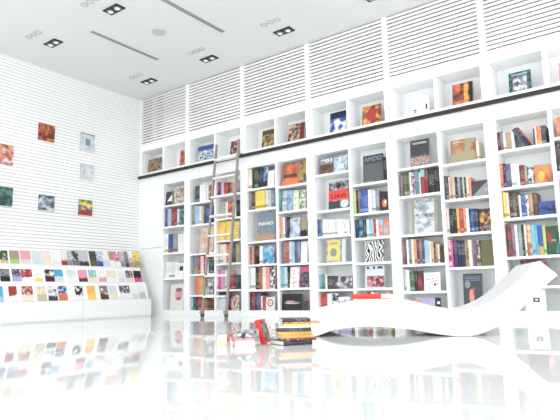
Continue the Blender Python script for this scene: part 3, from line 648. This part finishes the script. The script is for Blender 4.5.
for ti,(ytop,items) in MG.items():
    (a,zb),(c,d) = TIERS[ti]; th = math.atan2(a-c, d-zb)
    if ti != 0: zb += .001
    xp = (a+c)/2+.01
    n = len(items); last = 1e9
    for i,(x0,x1,c1,c2) in enumerate(items):
        yt = ytop + (x0/140)*(1.2 if ti==2 else (2 if ti==1 else -.8))
        ya = at(x0, yt+6, 0, xp).y; yb = at(x1, yt+6, 0, xp).y
        h = (at((x0+x1)/2, yt, 0, xp).z - zb - .002)/math.cos(th)
        wd = yb-ya; t = .005
        bm = NB(); box(bm, 0, t, -wd/2+.0005, wd/2-.0005, 0, h, 0)
        box(bm, .001, t-.001, -wd/2+.002, wd/2, .001, h-.001, 1)
        rnd = random.Random(i*7+ti)
        o = obj('magazine', bm, [pic_mat((c1,c1,rnd.choice([c2,c1,'white'])), rnd.choice([14,22,30]), i+ti*30+50, split=(c2, rnd.uniform(.3,.5))), PAGES])
        o.location = (a+.0022+(.0 if ti else .0), (ya+yb)/2, zb+.0045); o.rotation_euler = (0,-th,0)
        lab = '%s and %s magazine, %s from the corner, %s tier of the rack' % (word(c1), word(c2), ORD[n-i], TN[ti])
        if c1 == c2: lab = lab.replace(' and '+word(c2),'')
        tag(o, lab, 'magazine', 'magazines on the display rack')

# ------------------------------------------------------------------ wave bench
PB = [(-1.10,0),(-1.03,0.004),(-.926,.039),(-.816,.06),(-.636,.069),(-.425,.057),(-.288,.037),(-.186,.018),(-.07,.002),(0,0),(.06,.002),(.16,.03),(.262,.083),(.385,.176),(.489,.275),(.647,.407)]
PT = [(-1.10,.18),(-1.024,.204),(-.845,.243),(-.627,.265),(-.414,.257),(-.277,.227),(-.175,.201),(-.095,.182),(.005,.174),(.107,.197),(.229,.253),(.347,.34),(.451,.433),(.538,.509)]
def spline(P, n):
    out = []
    for i in range(len(P)-1):
        p0,p1,p2,p3 = P[max(i-1,0)],P[i],P[i+1],P[min(i+2,len(P)-1)]
        for j in range(n):
            t = j/n; out.append(tuple(.5*((2*p1[q])+(-p0[q]+p2[q])*t+(2*p0[q]-5*p1[q]+4*p2[q]-p3[q])*t*t+(-p0[q]+3*p1[q]-3*p2[q]+p3[q])*t**3) for q in (0,1)))
    return out+[P[-1]]
ax = Vector((.9114,.4116)); nx = Vector((-.4116,.9114)); BW = .75
top = spline(PT,4); bot = [(a,max(z,.0)) for a,z in spline(PB,4)]
bm = NB(); prism(bm, bot+top[::-1], 0, BW, 'Y')
bench = obj('wave_bench', bm, lacquer('bench_lacquer',(.72,.73,.735,1),.35), None, .006)
bench.location = (6.3,-2.28,.0005); bench.rotation_euler = (0,0,math.atan2(ax.y,ax.x))
tag(bench, 'white wave-shaped lounge bench on the floor before the bookcases', 'bench')
# book lying on the bench
def vdir(deg):  # horizontal direction, degrees turned from the camera's right towards its view
    r_ = Vector((rgt.x,rgt.y,0)).normalized(); f_ = Vector((fwd.x,fwd.y,0)).normalized()
    return math.atan2((r_*math.cos(R(deg))+f_*math.sin(R(deg))).y, (r_*math.cos(R(deg))+f_*math.sin(R(deg))).x)
cor = Vector((6.3,-2.28)) + ax*-.555 + nx*.17
e = flat_book(.036, .195, .27, plain('book_red_orange', col((240,66,44)), .4), (0,0,0), 0, plain('white_edge',(.80,.80,.80,1),.7))
rz = vdir(-44); d = Vector((math.cos(rz),math.sin(rz)))
e.location = (cor.x-d.x*.27, cor.y-d.y*.27, .2672); e.rotation_euler = (0,0,rz)
tag(e, 'red book with white page edges lying on the white wave bench', 'book')

# ------------------------------------------------------------------ books on the floor
def stack(px, py, items, group, depth0):
    base = at(px, py, 2, 0); z = .0005
    for (xs, L, wd, t, deg, c, lab, dy) in items:
        rz = vdir(deg); r_ = Vector((rgt.x,rgt.y,0)).normalized(); f_ = Vector((fwd.x,fwd.y,0)).normalized()
        p = base + r_*(xs-px)/depth0 + f_*dy
        mat = c if not isinstance(c,str) else spine_mat(c, 1, 'X')
        e = flat_book(t, wd, L, mat, (p.x,p.y,z), rz); z += t+.0006
        tag(e, lab, 'book', group)
    return z
G1 = 'books stacked on the floor by the bench'
stack(284, 346, [
 (284,.205,.185,.028,28,spine_mat('dgrey',2,'X'),'dark grey book with pale lettering, bottom of the floor stack',0),
 (283.5,.212,.165,.014,12,'dred','thin dark red book, second from bottom of the floor stack',.005),
 (282.5,.205,.16,.020,14,spine_mat('yorange',0,'X'),'yellow-orange book with dark lettering, third from bottom of stack',.005),
 (279.5,.212,.16,.022,10,spine_mat('yorange',2,'X'),'yellow-orange book, fourth from bottom of the floor stack',.005),
 (276.5,.218,.17,.021,4,spine_mat('dgrey',4,'X'),'dark grey book, middle of the floor stack, under white one',.0),
 (272,.235,.16,.010,2,'white','thin white book in the upper half of the floor stack',.0),
 (284,.175,.16,.012,6,spine_mat('yellow',4,'X'),'thin yellow book, third from top of the floor stack',.02),
 (285,.225,.16,.010,3,'salmon','thin salmon book sticking out right, second from top of stack',.025),
 (282.8,.18,.17,.021,8,spine_mat('dgrey',0,'X'),'dark grey book with mottled cover, top of the floor stack',.03)], G1, 163)
G2 = 'books piled on the floor beside the leaning red book'
stack(230, 347, [
 (230.5,.148,.13,.034,3,'white','small white book, bottom of the low floor pile',0),
 (229.5,.155,.13,.013,3,'pink','thin pink book in the low floor pile under dark one',.01),
 (236.5,.135,.12,.046,0,pic_mat(('dgrey','grey','white'),26,4),'thick dark book with pale marks, top of the low pile',.015)], G2, 153)
p = at(217.5,345.5,2,0)
e = flat_book(.06,.11,.058,plain('cream_cover',col((250,230,196)),.5),(p.x,p.y,.0005),vdir(2)); tag(e,'small thick cream book on the floor, leftmost of the pile','book',G2)
p = at(222,343.2,2,0); p = p + Vector((fwd.x,fwd.y,0))*.16
e = flat_book(.045,.10,.06,spine_mat('rust',1,'X'),(p.x,p.y,.0005),vdir(-6)); tag(e,'small rust red book on the floor behind the cream book','book',G2)
# red book leaning against the pile: spine faces the camera
b0 = at(259.6,344,2,0)
e = empty('book', (b0.x,b0.y,.0005)); r_ = Vector((rgt.x,rgt.y,0)).normalized(); f_ = Vector((fwd.x,fwd.y,0)).normalized()
t,d,h = .033,.10,.152
c, p = book_parts(t,d,h)
obj('cover', c, plain('book_red', col((226,44,34)), .4), e); obj('page_block', p, PAGES, e)
bm = NB(); box(bm, t/2, t/2+.0012, .012, d-.006, .012, h-.012); obj('cover_picture', bm, pic_mat(('khaki','dgrey','dred'),16,5), e)
lean = R(-17); zr = vdir(-24)
e.rotation_euler = (Matrix.Rotation(zr,4,'Z') @ Matrix.Rotation(lean,4,'Y')).to_euler()
e.location = (b0.x + r_.x*.02, b0.y + r_.y*.02, .0005+t/2*abs(math.sin(lean)))
tag(e, 'red book with a dark picture cover, leaning on the floor pile', 'book', G2)

# ------------------------------------------------------------------ ceiling fittings
def on_ceiling(n): return empty(n, (0,0,HC))
def ceil_at(px, py): q = at(px, py, 2, HC); return q.x, q.y
TW = [(*ceil_at(149,81),'nearest the corner'),(*ceil_at(209,58.5),'second along the bookcases'),(*ceil_at(284,31),'third along the bookcases'),(4.97,-.55,'at the top edge of the picture'),(*ceil_at(53.3,42.8),'nearest the left wall in the front row'),(*ceil_at(114,9),'second from the left wall in the front row')]
for x,y,lab in TW:
    e = empty('twin_downlight', (x,y,HC-.0005)); tag(e, 'black recessed twin ceiling light '+lab, 'ceiling light', 'twin ceiling lights')
    bm = NB(); box(bm, -.135,.135,-.068,.068,-.012,0); obj('housing', bm, BLK, e)
    for s in (-.066,.066):
        bm = NB(); disc(bm, s, 0, .050, -.018, -.0121, 'Z', 20); lp = obj('lamp', bm, CHROME, e)
        bm = NB(); disc(bm, s, 0, .026, -.02, -.0181, 'Z', 16)
        mm = MATS.get('lamp_glow')
        if not mm:
            mm, nt, b = base_mat('lamp_glow', .5, (1,1,1,1)); b.inputs['Emission Color'].default_value = (1,.97,.92,1); b.inputs['Emission Strength'].default_value = .5; MATS['lamp_glow'] = mm
        obj('bulb', bm, mm, lp)
TR = [(*ceil_at(136,76),'near the corner'),(*ceil_at(196,51),'left of the bookcase middle'),(*ceil_at(270.5,22),'right of the middle'),(*ceil_at(33.5,34.5),'nearest the left wall'),(*ceil_at(90,1.5),'at the top edge of the picture')]
for x,y,lab in TR:
    e = empty('ceiling_vent', (x,y,HC-.0005)); tag(e, 'row of three small grey rings in the ceiling '+lab, 'vent', 'ring trios in the ceiling')
    for s in (-.11,0,.11):
        bm = NB(); ring(bm, s, 0, .03, .047, -.006, 0); obj('ring', bm, LAMPG, e)
for x,y0,y1,lab in ((1.58,-2.13,-.976,'closer to the left wall'),(2.93,-3.2,-1.01,'closer to the middle of the ceiling')):
    e = empty('slot_diffuser', (x,(y0+y1)/2,HC-.0005)); tag(e, 'long narrow grey slot vent in the ceiling '+lab, 'vent', 'ceiling slot vents')
    hl = (y1-y0)/2
    bm = NB(); box(bm, -.035,.035,-hl,hl,-.004,0); obj('frame', bm, LAMPG, e)
    for s in (-.016,.016):
        bm = NB(); box(bm, s-.008,s+.008,-hl+.01,hl-.01,-.0055,-.0041); obj('slot', bm, plain('slot_dark',(.16,.15,.15,1),.7), e)
e = empty('ceiling_speaker', (2.26,-1.55,HC-.0005)); tag(e, 'round pale grey speaker grille in the white ceiling', 'speaker')
bm = NB(); disc(bm, 0,0,.10,-.008,0,'Z',32); obj('grille', bm, plain('grille_grey',(.55,.56,.55,1),.6), e)

# ------------------------------------------------------------------ light: daylight through the open glazed front and side, plus the ceiling spots and added unseen ones
w = bpy.data.worlds.new('day'); scene.world = w; w.use_nodes = True
bg = w.node_tree.nodes['Background']; bg.inputs['Color'].default_value = (.95,.98,1,1); bg.inputs['Strength'].default_value = 2.12
for x,y,lab in TW + [(6.36,-.53,''),(7.75,-.53,''),(3.6,-2.32,''),(5.0,-2.32,''),(6.4,-2.32,''),(2.2,-4.2,''),(4.3,-4.2,''),(6.4,-4.2,'')]:  # unlabelled positions are added spots without a fitting, brightening the floor
    ld = bpy.data.lights.new('downlight_or_added_beam', 'SPOT'); ld.energy = 15; ld.spot_size = R(120); ld.spot_blend = .8; ld.shadow_soft_size = .12; ld.color = (1,.985,.96)
    lo = bpy.data.objects.new('downlight_or_added_beam', ld); C.objects.link(lo); lo.location = (x,y,HC-.05)
vs = scene.view_settings
vs.view_transform = 'Standard'; vs.look = 'None'; vs.gamma = 1; vs.use_curve_mapping = False; vs.exposure = .42
scene.cycles.max_bounces = 10; scene.cycles.diffuse_bounces = 6
for o in C.objects:
    for kx in ('_w','_h','_z'):
        if kx in o: del o[kx]
print('books', NBOOK[0], 'objects', len(C.objects))
